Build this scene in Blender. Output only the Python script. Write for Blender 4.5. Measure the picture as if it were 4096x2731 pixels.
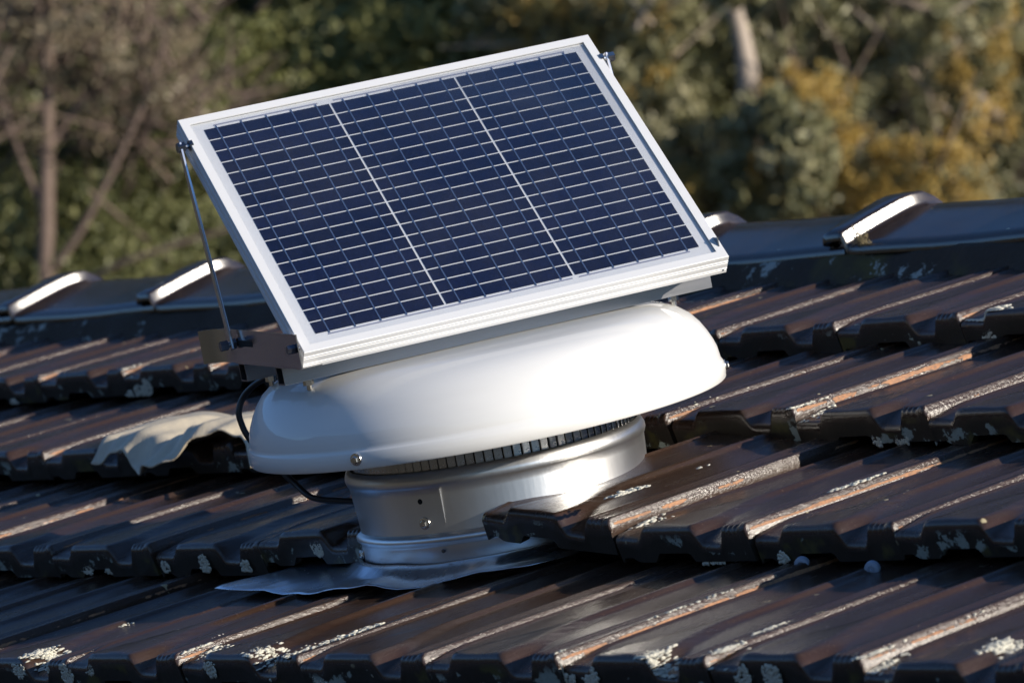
import bpy, math, random
import numpy as np
from mathutils import Matrix, Vector

R = math.radians
for o in list(bpy.data.objects):
    bpy.data.objects.remove(o)
scn = bpy.context.scene
COL = scn.collection

# ---------------------------------------------------------------- frames
PITCH = R(22.0)
ROOF = Matrix.Rotation(PITCH, 4, 'X')            # roof frame: x along ridge, y up the slope, z off the slope
TW, TG, TH = 0.205, 0.34847, 0.0423               # tile cover width, gauge, step height
COURSE_SHIFT = {-1: 0.33, 0: 0.62, 1: 0.0, 2: -1.39538, 3: -3.73064, 4: -6.05411}

# ---------------------------------------------------------------- camera
cam = bpy.data.objects.new('camera', bpy.data.cameras.new('camera'))
COL.objects.link(cam)
cr = Vector((0.64658, 0.70733, -0.28568)); cu = Vector((0.04493, 0.33853, 0.93988)); cf = Vector((-0.76152, 0.62055, -0.18710))
cp = Vector((4.63057, -2.87905, 1.18533))
M = Matrix.Identity(4)
for i in range(3):
    M[i][0], M[i][1], M[i][2], M[i][3] = cr[i], cu[i], -cf[i], cp[i]
cam.matrix_world = ROOF @ M
cam.data.sensor_width = 36.0
cam.data.lens = 175.0
cam.data.clip_start = 0.1
cam.data.clip_end = 2000
cam.data.dof.use_dof = True
cam.data.dof.focus_distance = 5.36
cam.data.dof.aperture_fstop = 11.5
scn.camera = cam

# ---------------------------------------------------------------- sky, sun, exposure
sun_roof = Vector((0.895, 0.405, 0.172)).normalized()
sun_w = (ROOF.to_3x3() @ sun_roof).normalized()
SUN_EL = math.asin(sun_w.z)
world = bpy.data.worlds.new('World'); scn.world = world
world.use_nodes = True
nt = world.node_tree
for n in list(nt.nodes): nt.nodes.remove(n)
sky = nt.nodes.new('ShaderNodeTexSky'); sky.sky_type = 'NISHITA'; sky.sun_disc = False
sky.sun_elevation = SUN_EL; sky.sun_rotation = math.atan2(sun_w.x, sun_w.y)
sky.air_density = 0.9; sky.dust_density = 0.0; sky.ozone_density = 5.0; sky.altitude = 1200
bg = nt.nodes.new('ShaderNodeBackground'); bg.inputs['Strength'].default_value = 0.11
wo = nt.nodes.new('ShaderNodeOutputWorld')
nt.links.new(sky.outputs[0], bg.inputs[0]); nt.links.new(bg.outputs[0], wo.inputs[0])
sun = bpy.data.objects.new('sun', bpy.data.lights.new('sun', 'SUN'))
sun.data.energy = 4.8; sun.data.angle = R(0.53); sun.data.color = (1.0, 0.91, 0.78)
sun.rotation_euler = sun_w.to_track_quat('Z', 'Y').to_euler()
COL.objects.link(sun)
scn.view_settings.view_transform = 'Standard'
scn.view_settings.look = 'None'
scn.view_settings.exposure = 0.5
scn.view_settings.gamma = 1.0
scn.render.engine = 'CYCLES'

# ---------------------------------------------------------------- material helpers
def mat(name):
    m = bpy.data.materials.new(name); m.use_nodes = True
    t = m.node_tree
    return m, t, t.nodes['Principled BSDF']
def N(t, kind, **kw):
    n = t.nodes.new(kind)
    for k, v in kw.items():
        if k in n.inputs: n.inputs[k].default_value = v
        else: setattr(n, k, v)
    return n
def ramp(t, fac, stops):
    r = t.nodes.new('ShaderNodeValToRGB'); e = r.color_ramp.elements
    while len(e) < len(stops): e.new(0.5)
    for k, (p, c) in enumerate(stops):
        e[k].position = p
        e[k].color = (c, c, c, 1) if isinstance(c, (int, float)) else (c[0], c[1], c[2], 1)
    t.links.new(fac, r.inputs[0])
    return r.outputs[0]
def mixc(t, fac, a, b, mode='MIX'):
    n = t.nodes.new('ShaderNodeMix'); n.data_type = 'RGBA'; n.blend_type = mode
    for sock, v in ((n.inputs[0], fac), (n.inputs[6], a), (n.inputs[7], b)):
        if hasattr(v, 'links'): t.links.new(v, sock)
        elif isinstance(v, (int, float)): sock.default_value = v
        else: sock.default_value = (v[0], v[1], v[2], 1)
    return n.outputs[2]
def math2(t, op, a, b=None, clamp=False):
    n = t.nodes.new('ShaderNodeMath'); n.operation = op; n.use_clamp = clamp
    for k, v in ((0, a), (1, b)):
        if v is None: continue
        if hasattr(v, 'links'): t.links.new(v, n.inputs[k])
        else: n.inputs[k].default_value = v
    return n.outputs[0]
def noise(t, vec, scale, detail=4.0, rough=0.55, dist=0.0):
    n = N(t, 'ShaderNodeTexNoise', Scale=scale, Detail=detail, Roughness=rough, Distortion=dist)
    t.links.new(vec, n.inputs['Vector'])
    return n.outputs[0]
def bump(t, b, height, strength, dist):
    n = N(t, 'ShaderNodeBump', Strength=strength, Distance=dist)
    t.links.new(height, n.inputs['Height']); t.links.new(n.outputs[0], b.inputs['Normal'])
    return n
def scaled(t, vec, s):
    n = N(t, 'ShaderNodeMapping'); n.inputs['Scale'].default_value = s
    t.links.new(vec, n.inputs['Vector']); return n.outputs[0]

def make_tile_mat(name, base_a, base_b, rough0, bst, ior=1.55):
    m, t, b = mat(name)
    tc = N(t, 'ShaderNodeTexCoord'); oi = N(t, 'ShaderNodeObjectInfo')
    off = t.nodes.new('ShaderNodeVectorMath'); off.operation = 'MULTIPLY_ADD'
    cmb = t.nodes.new('ShaderNodeCombineXYZ')
    t.links.new(oi.outputs['Random'], cmb.inputs[0]); t.links.new(math2(t, 'MULTIPLY', oi.outputs['Random'], 7.3), cmb.inputs[1])
    t.links.new(cmb.outputs[0], off.inputs[0]); off.inputs[1].default_value = (13, 11, 5); t.links.new(tc.outputs['Object'], off.inputs[2])
    v = off.outputs[0]
    n1 = noise(t, v, 14, 5); n2 = noise(t, v, 260, 3, 0.65); n3 = noise(t, v, 900, 2)
    col = mixc(t, n1, base_a, base_b)
    # fine pale grit
    grit = ramp(t, n2, [(0.60, 0.0), (0.72, 1.0)])
    col = mixc(t, math2(t, 'MULTIPLY', grit, 0.20), col, (0.22, 0.15, 0.105))
    # rain-washed dirt streaks down the channels and worn matt patches
    stk = noise(t, scaled(t, v, (1.0, 0.07, 1.0)), 75, 5, 0.7)
    col = mixc(t, ramp(t, stk, [(0.42, 0.0), (0.66, 0.75)]), col, mixc(t, n1, (0.020, 0.014, 0.010), (0.075, 0.050, 0.036)))
    # terracotta showing where the glaze has flaked off the rib flank
    at = N(t, 'ShaderNodeAttribute', attribute_name='wear')
    wr = math2(t, 'ADD', math2(t, 'MULTIPLY', at.outputs['Fac'], 0.75), math2(t, 'MULTIPLY', noise(t, scaled(t, v, (1, 0.45, 1)), 55, 5, 0.7), 0.9))
    wr = math2(t, 'ADD', wr, math2(t, 'MULTIPLY', math2(t, 'SUBTRACT', noise(t, v, 9, 3), 0.5), 0.75))
    wr = math2(t, 'ADD', wr, math2(t, 'MULTIPLY', math2(t, 'SUBTRACT', oi.outputs['Random'], 0.55), 0.22))
    wm = ramp(t, wr, [(0.97, 0.0), (1.06, 1.0)])
    col = mixc(t, wm, col, mixc(t, ramp(t, n2, [(0.35, 0.0), (0.65, 1.0)]), (0.40, 0.185, 0.080), (0.20, 0.105, 0.060)))
    # rust coloured and pale lichen specks
    sp = ramp(t, noise(t, v, 48, 3, 0.5), [(0.735, 0.0), (0.76, 1.0)])
    col = mixc(t, sp, col, (0.42, 0.36, 0.22))
    # lichen rosettes on the unglazed, dirty front edge
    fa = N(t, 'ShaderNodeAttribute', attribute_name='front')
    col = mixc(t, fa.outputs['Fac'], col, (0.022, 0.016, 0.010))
    lv = math2(t, 'ADD', noise(t, v, 42, 6, 0.68), math2(t, 'MULTIPLY', noise(t, v, 12, 2), 0.7))
    lm = math2(t, 'MULTIPLY', ramp(t, lv, [(0.99, 0.0), (1.03, 1.0)]), fa.outputs['Fac'])
    col = mixc(t, lm, col, mixc(t, n2, (0.36, 0.40, 0.36), (0.20, 0.24, 0.22)))
    mos = math2(t, 'MULTIPLY', ramp(t, noise(t, v, 20, 4), [(0.58, 0.0), (0.66, 0.8)]), fa.outputs['Fac'])
    col = mixc(t, mos, col, (0.09, 0.08, 0.02))
    t.links.new(col, b.inputs['Base Color'])
    rg = math2(t, 'ADD', math2(t, 'MULTIPLY', n1, 0.16), math2(t, 'ADD', rough0, math2(t, 'MULTIPLY', ramp(t, stk, [(0.45, 0.0), (0.68, 1.0)]), 0.10 if bst > 0.1 else 0.02)))
    rg = math2(t, 'ADD', rg, math2(t, 'MULTIPLY', math2(t, 'MAXIMUM', wm, lm), 0.45), True)
    rg = math2(t, 'ADD', rg, math2(t, 'MULTIPLY', fa.outputs['Fac'], 0.30), True)
    t.links.new(rg, b.inputs['Roughness'])
    b.inputs['IOR'].default_value = ior
    sh = N(t, 'ShaderNodeAttribute', attribute_name='crust')
    hh = math2(t, 'ADD', math2(t, 'MULTIPLY', n2, math2(t, 'ADD', math2(t, 'MULTIPLY', sh.outputs['Fac'], 1.0), 0.30)), math2(t, 'MULTIPLY', n3, 0.40))
    hh = math2(t, 'ADD', hh, math2(t, 'MULTIPLY', wm, -0.5))
    rg = math2(t, 'ADD', rg, math2(t, 'MULTIPLY', sh.outputs['Fac'], 0.02), True); t.links.new(rg, b.inputs['Roughness'])
    bump(t, b, hh, bst, 0.0012)
    return m
M_TILE = make_tile_mat('glazed_tile', (0.048, 0.026, 0.018), (0.030, 0.017, 0.012), 0.12, 0.55)
M_RIDGE = make_tile_mat('glazed_ridge', (0.022, 0.014, 0.010), (0.014, 0.009, 0.007), 0.07, 0.055, 1.8)

def simple(name, col, rough, metal=0.0, var=0.0, scale=60, bmp=0.0, bd=0.001, stretch=(1, 1, 1), coat=0.0, coat_r=0.05):
    m, t, b = mat(name)
    tc = N(t, 'ShaderNodeTexCoord')
    v = scaled(t, tc.outputs['Object'], stretch)
    n = noise(t, v, scale, 5)
    d = tuple(c * (1 - var) for c in col)
    t.links.new(mixc(t, n, col, d), b.inputs['Base Color'])
    t.links.new(math2(t, 'ADD', rough - 0.06, math2(t, 'MULTIPLY', n, 0.12), True), b.inputs['Roughness'])
    b.inputs['Metallic'].default_value = metal
    b.inputs['Coat Weight'].default_value = coat; b.inputs['Coat Roughness'].default_value = coat_r
    if bmp: bump(t, b, n, bmp, bd)
    return m
M_DECK = simple('sarking', (0.02, 0.018, 0.016), 0.9)
M_WALL = simple('brick_render', (0.35, 0.30, 0.25), 0.9, var=0.3, scale=6)
M_ALU = simple('anodised_frame', (0.72, 0.725, 0.73), 0.50, 0.2, 0.06, 30, stretch=(1, 8, 8))
M_BACK = simple('white_backsheet', (0.82, 0.83, 0.84), 0.45, 0.0, 0.03)
M_BUS = simple('busbar_ribbon', (0.10, 0.16, 0.30), 0.45, 0.3, 0.1)
M_TAB = simple('solder_ribbon', (0.42, 0.44, 0.56), 0.4, 0.3, 0.1)
M_STEEL = simple('polished_stainless', (0.50, 0.50, 0.51), 0.16, 1.0, 0.08, 40, 0.05, 0.0004, (1, 1, 30))
M_STRUT = simple('stainless_strut', (0.58, 0.58, 0.60), 0.25, 1.0, 0.1, 40)
M_BOLT = simple('zinc_bolt', (0.68, 0.67, 0.64), 0.22, 1.0, 0.15, 200)
M_DARKBOLT = simple('dark_bolt', (0.20, 0.22, 0.26), 0.3, 1.0, 0.2, 200)
M_RAIL = simple('mill_aluminium', (0.27, 0.27, 0.285), 0.30, 1.0, 0.15, 25, stretch=(1, 12, 12))
M_CABLE = simple('black_cable', (0.012, 0.012, 0.013), 0.42)
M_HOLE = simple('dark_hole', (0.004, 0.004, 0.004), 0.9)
M_LOUV = simple('louver_steel', (0.55, 0.54, 0.52), 0.28, 1.0, 0.2, 60)
M_SCREW = simple('grey_blue_cap', (0.30, 0.36, 0.46), 0.45, 0.0, 0.1, 60)
M_WEB = simple('cobweb', (0.30, 0.27, 0.24), 0.9)
M_NEST = simple('dry_nest', (0.22, 0.18, 0.10), 0.95)

# spun aluminium dome, faint rings, soft sheen
m, t, b = mat('spun_aluminium'); M_DOME = m
tc = N(t, 'ShaderNodeTexCoord')
v1 = scaled(t, tc.outputs['Object'], (3, 3, 260)); n1 = noise(t, v1, 1.0, 4, 0.6)
v2 = scaled(t, tc.outputs['Object'], (9, 9, 60)); n2 = noise(t, v2, 1.0, 3, 0.5)
t.links.new(mixc(t, n2, (0.75, 0.745, 0.72), (0.69, 0.685, 0.665)), b.inputs['Base Color'])
b.inputs['Metallic'].default_value = 0.0
t.links.new(math2(t, 'ADD', 0.46, math2(t, 'MULTIPLY', n1, 0.12)), b.inputs['Roughness'])
b.inputs['Coat Weight'].default_value = 0.5; b.inputs['Coat Roughness'].default_value = 0.05; b.inputs['Coat IOR'].default_value = 1.6
n3 = noise(t, scaled(t, tc.outputs['Object'], (7, 7, 22)), 1.0, 2)
bump(t, b, math2(t, 'ADD', n1, math2(t, 'MULTIPLY', n3, 3.0)), 0.16, 0.0007)

# galvanised throat
m, t, b = mat('galvanised_throat'); M_GALV = m
tc = N(t, 'ShaderNodeTexCoord')
n1 = noise(t, scaled(t, tc.outputs['Object'], (5, 5, 3)), 3.0, 5, 0.6); n2 = noise(t, scaled(t, tc.outputs['Object'], (60, 60, 4)), 2.0, 3)
t.links.new(mixc(t, n1, (0.80, 0.80, 0.79), (0.62, 0.62, 0.62)), b.inputs['Base Color'])
b.inputs['Metallic'].default_value = 1.0
t.links.new(math2(t, 'ADD', 0.29, math2(t, 'MULTIPLY', n1, 0.16)), b.inputs['Roughness'])
bump(t, b, math2(t, 'ADD', n1, math2(t, 'MULTIPLY', n2, 0.3)), 0.12, 0.004)

# soft flashing sheet
m, t, b = mat('aluminium_flashing'); M_FLASH = m
tc = N(t, 'ShaderNodeTexCoord')
n1 = noise(t, tc.outputs['Object'], 16, 5, 0.6); n2 = noise(t, scaled(t, tc.outputs['Object'], (3, 14, 3)), 4, 4)
t.links.new(mixc(t, n1, (0.78, 0.82, 0.88), (0.55, 0.59, 0.66)), b.inputs['Base Color'])
b.inputs['Metallic'].default_value = 0.95
t.links.new(math2(t, 'ADD', 0.15, math2(t, 'MULTIPLY', n1, 0.22)), b.inputs['Roughness'])
bump(t, b, n2, 0.18, 0.005)

# weathered lead
m, t, b = mat('weathered_lead'); M_LEAD = m
tc = N(t, 'ShaderNodeTexCoord')
n1 = noise(t, tc.outputs['Object'], 22, 6, 0.65); n2 = noise(t, tc.outputs['Object'], 130, 4)
c = mixc(t, ramp(t, n1, [(0.35, 0.0), (0.65, 1.0)]), (0.70, 0.59, 0.41), (0.52, 0.45, 0.34))
t.links.new(mixc(t, math2(t, 'MULTIPLY', n2, 0.5), c, (0.30, 0.30, 0.28)), b.inputs['Base Color'])
b.inputs['Roughness'].default_value = 0.55; b.inputs['Metallic'].default_value = 0.0
bump(t, b, n2, 0.3, 0.002)

# mortar under the ridge
m, t, b = mat('old_mortar'); M_MORTAR = m
tc = N(t, 'ShaderNodeTexCoord')
n1 = noise(t, tc.outputs['Object'], 9, 6, 0.65); n2 = noise(t, tc.outputs['Object'], 90, 5, 0.7)
c = mixc(t, n1, (0.060, 0.042, 0.028), (0.028, 0.022, 0.018))
c = mixc(t, ramp(t, noise(t, tc.outputs['Object'], 6, 4), [(0.56, 0.0), (0.66, 0.7)]), c, (0.10, 0.085, 0.02))
lich = math2(t, 'ADD', math2(t, 'MULTIPLY', noise(t, tc.outputs['Object'], 5.0, 2), 0.6), math2(t, 'MULTIPLY', noise(t, tc.outputs['Object'], 40, 6, 0.7), 0.6))
lmask = ramp(t, lich, [(0.68, 0.0), (0.70, 1.0)])
t.links.new(mixc(t, lmask, c, (0.34, 0.36, 0.33)), b.inputs['Base Color'])
b.inputs['Roughness'].default_value = 0.9
bump(t, b, n2, 0.8, 0.004)

# lichen
m, t, b = mat('lichen_crust'); M_LICHEN = m
tc = N(t, 'ShaderNodeTexCoord')
n1 = noise(t, tc.outputs['Object'], 60, 5, 0.7)
t.links.new(mixc(t, n1, (0.80, 0.76, 0.64), (0.46, 0.45, 0.37)), b.inputs['Base Color'])
b.inputs['Roughness'].default_value = 0.95
bump(t, b, noise(t, tc.outputs['Object'], 500, 4), 0.9, 0.002)

# solar cell
m, t, b = mat('silicon_cell'); M_CELL = m
tc = N(t, 'ShaderNodeTexCoord')
vo = N(t, 'ShaderNodeTexVoronoi', Scale=420.0); t.links.new(tc.outputs['Object'], vo.inputs['Vector'])
n1 = noise(t, tc.outputs['Object'], 900, 2)
sepc = N(t, 'ShaderNodeSeparateColor'); t.links.new(vo.outputs['Color'], sepc.inputs[0])
c = mixc(t, sepc.outputs[0], (0.0035, 0.0062, 0.030), (0.0070, 0.0115, 0.047))
c = mixc(t, ramp(t, n1, [(0.62, 0.0), (0.72, 0.5)]), c, (0.028, 0.033, 0.05))
oi = N(t, 'ShaderNodeObjectInfo'); hv = N(t, 'ShaderNodeHueSaturation')
t.links.new(c, hv.inputs['Color']); t.links.new(math2(t, 'ADD', 0.82, math2(t, 'MULTIPLY', oi.outputs['Random'], 0.36)), hv.inputs['Value'])
t.links.new(hv.outputs[0], b.inputs['Base Color']); b.inputs['Roughness'].default_value = 0.35

# glass pane
m, t, b = mat('panel_glass'); M_GLASS = m
t.nodes.remove(b)
tr = t.nodes.new('ShaderNodeBsdfTransparent'); gl = N(t, 'ShaderNodeBsdfGlossy', Roughness=0.06)
fr = N(t, 'ShaderNodeFresnel', IOR=1.33); mx = t.nodes.new('ShaderNodeMixShader')
t.links.new(math2(t, 'MULTIPLY', fr.outputs[0], 0.45), mx.inputs[0]); t.links.new(tr.outputs[0], mx.inputs[1]); t.links.new(gl.outputs[0], mx.inputs[2])
tc = N(t, 'ShaderNodeTexCoord'); df = N(t, 'ShaderNodeBsdfDiffuse'); df.inputs[0].default_value = (0.5, 0.47, 0.42, 1); mx2 = t.nodes.new('ShaderNodeMixShader')
dn = math2(t, 'MULTIPLY', ramp(t, noise(t, tc.outputs['Object'], 7, 6, 0.65), [(0.40, 0.0), (0.75, 1.0)]), 0.014)
sp = math2(t, 'MULTIPLY', ramp(t, noise(t, tc.outputs['Object'], 420, 2), [(0.72, 0.0), (0.76, 1.0)]), 0.12)
t.links.new(math2(t, 'ADD', dn, math2(t, 'ADD', sp, 0.001)), mx2.inputs[0]); t.links.new(mx.outputs[0], mx2.inputs[1]); t.links.new(df.outputs[0], mx2.inputs[2])
t.links.new(mx2.outputs[0], t.nodes['Material Output'].inputs[0])

def leaf_mat(name, stops, transl=0.25, rough=0.5):
    m, t, b = mat(name)
    at = N(t, 'ShaderNodeAttribute', attribute_name='tint')
    c = ramp(t, at.outputs['Fac'], stops)
    t.links.new(c, b.inputs['Base Color']); b.inputs['Roughness'].default_value = rough
    tl = t.nodes.new('ShaderNodeBsdfTranslucent'); t.links.new(c, tl.inputs[0])
    mx = t.nodes.new('ShaderNodeMixShader'); mx.inputs[0].default_value = transl
    t.links.new(b.outputs[0], mx.inputs[1]); t.links.new(tl.outputs[0], mx.inputs[2])
    t.links.new(mx.outputs[0], t.nodes['Material Output'].inputs[0])
    return m
M_LF_GREEN = leaf_mat('leaf_green', [(0.0, (0.083, 0.093, 0.033)), (0.6, (0.172, 0.179, 0.067)), (1.0, (0.284, 0.276, 0.128))])
M_LF_DEEP = leaf_mat('leaf_deep_green', [(0.0, (0.092, 0.103, 0.034)), (0.6, (0.201, 0.207, 0.071)), (1.0, (0.310, 0.299, 0.115))])
M_LF_DARK = leaf_mat('leaf_dark', [(0.0, (0.060, 0.067, 0.026)), (0.7, (0.128, 0.131, 0.053)), (1.0, (0.209, 0.194, 0.083))])
M_LF_OLIVE = leaf_mat('leaf_olive', [(0.0, (0.110, 0.112, 0.050)), (0.5, (0.250, 0.240, 0.120)), (1.0, (0.46, 0.42, 0.26))])
M_LF_GOLD = leaf_mat('leaf_gold', [(0.0, (0.194, 0.149, 0.045)), (0.5, (0.448, 0.299, 0.075)), (1.0, (0.600, 0.419, 0.113))])
M_LF_BROWN = leaf_mat('leaf_brown', [(0.0, (0.110, 0.095, 0.055)), (0.5, (0.230, 0.190, 0.115)), (1.0, (0.36, 0.29, 0.19))], 0.1)
M_BARK_BROWN = simple('bark_brown', (0.17, 0.12, 0.095), 0.9, 0, 0.4, 12, 0.5, 0.02)
M_BARK_PALE = simple('bark_pale', (0.46, 0.38, 0.31), 0.8, 0, 0.35, 5, 0.3, 0.01)
M_BARK_GREY = simple('bark_grey', (0.27, 0.215, 0.17), 0.85, 0, 0.35, 5, 0.3, 0.01)
M_GROUND = simple('grass_slope', (0.085, 0.072, 0.042), 0.95, 0, 0.6, 1.2, 0.6, 0.3)

# ---------------------------------------------------------------- mesh helpers
def new_mesh(name, verts, faces, smooth=None):
    me = bpy.data.meshes.new(name)
    me.from_pydata([tuple(v) for v in verts], [], faces)
    me.validate(); me.update()
    if smooth is not None:
        me.polygons.foreach_set('use_smooth', [True] * len(me.polygons))
        if smooth < 179: me.set_sharp_from_angle(angle=R(smooth))
    return me
def obj(name, me, material, parent=None, mw=None):
    o = bpy.data.objects.new(name, me)
    COL.objects.link(o)
    if material is not None and me is not None and not me.materials: me.materials.append(material)
    if parent is not None:
        o.parent = parent
        o.matrix_parent_inverse = Matrix.Identity(4)
    if mw is not None: o.matrix_basis = mw
    return o
def tag(o, label=None, cat=None, group=None, kind=None):
    if label: o['label'] = label
    if cat: o['category'] = cat
    if group: o['group'] = group
    if kind: o['kind'] = kind
    return o
def empty(name, mw):
    o = bpy.data.objects.new(name, None); COL.objects.link(o); o.matrix_basis = mw; o.empty_display_size = 0.1
    return o
class MB:
    def __init__(s): s.v = []; s.f = []
    def add(s, vs, fs):
        k = len(s.v); s.v += [tuple(p) for p in vs]; s.f += [tuple(i + k for i in f) for f in fs]; return s
    def box(s, lo, hi, mtx=None, bev=0.0):
        x0, y0, z0 = lo; x1, y1, z1 = hi
        if bev <= 0:
            vs = [(x, y, z) for z in (z0, z1) for (x, y) in ((x0, y0), (x1, y0), (x1, y1), (x0, y1))]
            fs = [(3, 2, 1, 0), (4, 5, 6, 7), (0, 1, 5, 4), (1, 2, 6, 5), (2, 3, 7, 6), (3, 0, 4, 7)]
        else:
            bb = bev; vs = []; fs = []
            def ringpts(ax, ay, bx, by, z):
                return [(ax + bb, ay, z), (bx - bb, ay, z), (bx, ay + bb, z), (bx, by - bb, z), (bx - bb, by, z), (ax + bb, by, z), (ax, by - bb, z), (ax, ay + bb, z)]
            for (z, ins) in ((z0, bb), (z0 + bb, 0), (z1 - bb, 0), (z1, bb)):
                vs += ringpts(x0 + ins, y0 + ins, x1 - ins, y1 - ins, z)
            for k in range(3):
                for j in range(8):
                    a = k * 8 + j; c = k * 8 + (j + 1) % 8
                    fs.append((a, c, c + 8, a + 8))
            fs.append(tuple(range(7, -1, -1))); fs.append(tuple(range(24, 32)))
        if mtx is not None: vs = [mtx @ Vector(p) for p in vs]
        return s.add(vs, fs)
    def tube(s, pts, rad, seg=10, cap=True):
        pts = [Vector(p) for p in pts]; n = len(pts)
        rad = rad if isinstance(rad, (list, tuple)) else [rad] * n
        vs = []; up = None
        for i, p in enumerate(pts):
            d = (pts[min(i + 1, n - 1)] - pts[max(i - 1, 0)]).normalized()
            if up is None:
                up = d.orthogonal().normalized()
            up = (up - d * up.dot(d)).normalized(); w = d.cross(up)
            for j in range(seg):
                a = 2 * math.pi * j / seg
                vs.append(p + (up * math.cos(a) + w * math.sin(a)) * rad[i])
        fs = [(i * seg + j, i * seg + (j + 1) % seg, (i + 1) * seg + (j + 1) % seg, (i + 1) * seg + j) for i in range(n - 1) for j in range(seg)]
        if cap:
            fs.append(tuple(range(seg - 1, -1, -1))); fs.append(tuple(range((n - 1) * seg, n * seg)))
        return s.add(vs, fs)
    def lathe(s, prof, seg=96, centre=None, a0=0.0, a1=2 * math.pi):
        full = abs(a1 - a0 - 2 * math.pi) < 1e-6
        m = seg if full else seg + 1; vs = []
        for i, (r, z) in enumerate(prof):
            cx, cy = centre(z) if centre else (0, 0)
            for j in range(m):
                a = a0 + (a1 - a0) * j / seg
                vs.append((cx + r * math.cos(a), cy + r * math.sin(a), z))
        fs = []
        for i in range(len(prof) - 1):
            for j in range(seg):
                k = (j + 1) % m
                fs.append((i * m + j, i * m + k, (i + 1) * m + k, (i + 1) * m + j))
        return s.add(vs, fs)
    def mesh(s, name, smooth=None): return new_mesh(name, s.v, s.f, smooth)
    def build(s, name, material, parent=None, mw=None, smooth=None): return obj(name, s.mesh(name, smooth), material, parent, mw)

def sstep(a, b, x):
    t = min(1.0, max(0.0, (x - a) / (b - a))); return t * t * (3 - 2 * t)

# ================================================================ SETTING
# ground with the hillside that rises behind the house
fwd = Vector((-0.7628, 0.6466, 0.0)); lat = Vector((0.6466, 0.7628, 0.0)); site_origin = Vector((4.6306, -3.1134, 0.0205))
def site(l, d, z): return site_origin + fwd * d + lat * l + Vector((0, 0, z - site_origin.z))     # l across the valley, d up the valley
def ground_z(p):
    q = p - site_origin
    d = q.dot(fwd); l = q.dot(lat); rr = math.hypot(d, l)
    z = -4.6
    z += 3.2 * sstep(12, 27, d) + 16.0 * sstep(30, 75, d)                    # slope behind the house
    away = sstep(0.55, -0.25, (q.x * sun_w.x + q.y * sun_w.y) / (rr * math.hypot(sun_w.x, sun_w.y) + 1e-6))      # unseen hill ring added to block low sky, kept low towards the sun
    z += (3.0 + 19.0 * away) * sstep(28, 85, rr) * (0.85 + 0.15 * math.sin(5 * math.atan2(l, d) + 1)) * (1 - 0.8 * sstep(0, 30, d)) + 0.03 * max(0.0, rr - 170)
    return z + 0.3 * math.sin(d * .31 + l * .17) * sstep(6, 20, rr)
vs, fs = [], []
rings = [0, 3, 6, 9, 12, 15, 18, 21, 24, 27, 30, 34, 38, 42, 47, 53, 60, 68, 78, 90, 105, 125, 150, 180, 230, 300, 420, 600, 900]
SEG = 72
for rr in rings:
    for j in range(SEG):
        a = 2 * math.pi * j / SEG
        p = site_origin + fwd * (rr * math.cos(a)) + lat * (rr * math.sin(a)); p.z = ground_z(p)
        vs.append(p)
for i in range(len(rings) - 1):
    for j in range(SEG):
        k = (j + 1) % SEG
        fs.append((i * SEG + j, i * SEG + k, (i + 1) * SEG + k, (i + 1) * SEG + j))
tag(obj('hillside', new_mesh('hillside', vs, fs, 179), M_GROUND), kind='structure')

# ================================================================ HOUSE
X0, X1 = -3.3, 2.75
RIDGE_Y, RIDGE_Z = 1.53, 0.004
ridge_w = ROOF @ Vector((0, RIDGE_Y, RIDGE_Z))
house = empty('house', Matrix.Translation((0, ridge_w.y, -4.6)))
tag(house, 'house with dark brown glazed tile roof carrying the solar ventilator', 'house')
def under(mw): return Matrix.Translation((0, -ridge_w.y, 4.6)) @ mw
b_ = MB()
ya, yb = -0.95, RIDGE_Y - 0.02
p = [ROOF @ Vector((x, y, -0.085)) for (x, y) in ((X0, ya), (X1, ya), (X1, yb), (X0, yb))]
q = [Vector((v.x, 2 * ridge_w.y - v.y, v.z)) for v in p]
dz = Vector((0, 0, -0.06))
b_.add(p + [v + dz for v in p], [(0, 1, 2, 3), (7, 6, 5, 4), (0, 4, 5, 1), (1, 5, 6, 2), (3, 7, 4, 0)])
b_.add(q + [v + dz for v in q], [(3, 2, 1, 0), (4, 5, 6, 7), (1, 5, 4, 0), (2, 6, 5, 1), (0, 4, 7, 3)])
roof = b_.build('roof', M_DECK, house, under(Matrix.Identity(4)))
b_ = MB()
e0 = p[0] + dz; yw0 = e0.y + 0.25; yw1 = 2 * ridge_w.y - yw0
top = e0.z + 0.09
xs0, xs1 = X0 + 0.12, X1 - 0.12
b_.add([(xs0, yw0, -4.6), (xs1, yw0, -4.6), (xs1, yw1, -4.6), (xs0, yw1, -4.6), (xs0, yw0, top), (xs1, yw0, top), (xs1, yw1, top), (xs0, yw1, top),
        (xs0, ridge_w.y, ridge_w.z - 0.17), (xs1, ridge_w.y, ridge_w.z - 0.17)],
       [(0, 1, 5, 4), (2, 3, 7, 6), (1, 2, 6, 9, 5), (3, 0, 4, 8, 7)])
b_.build('wall', M_WALL, house, under(Matrix.Identity(4)))

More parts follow.
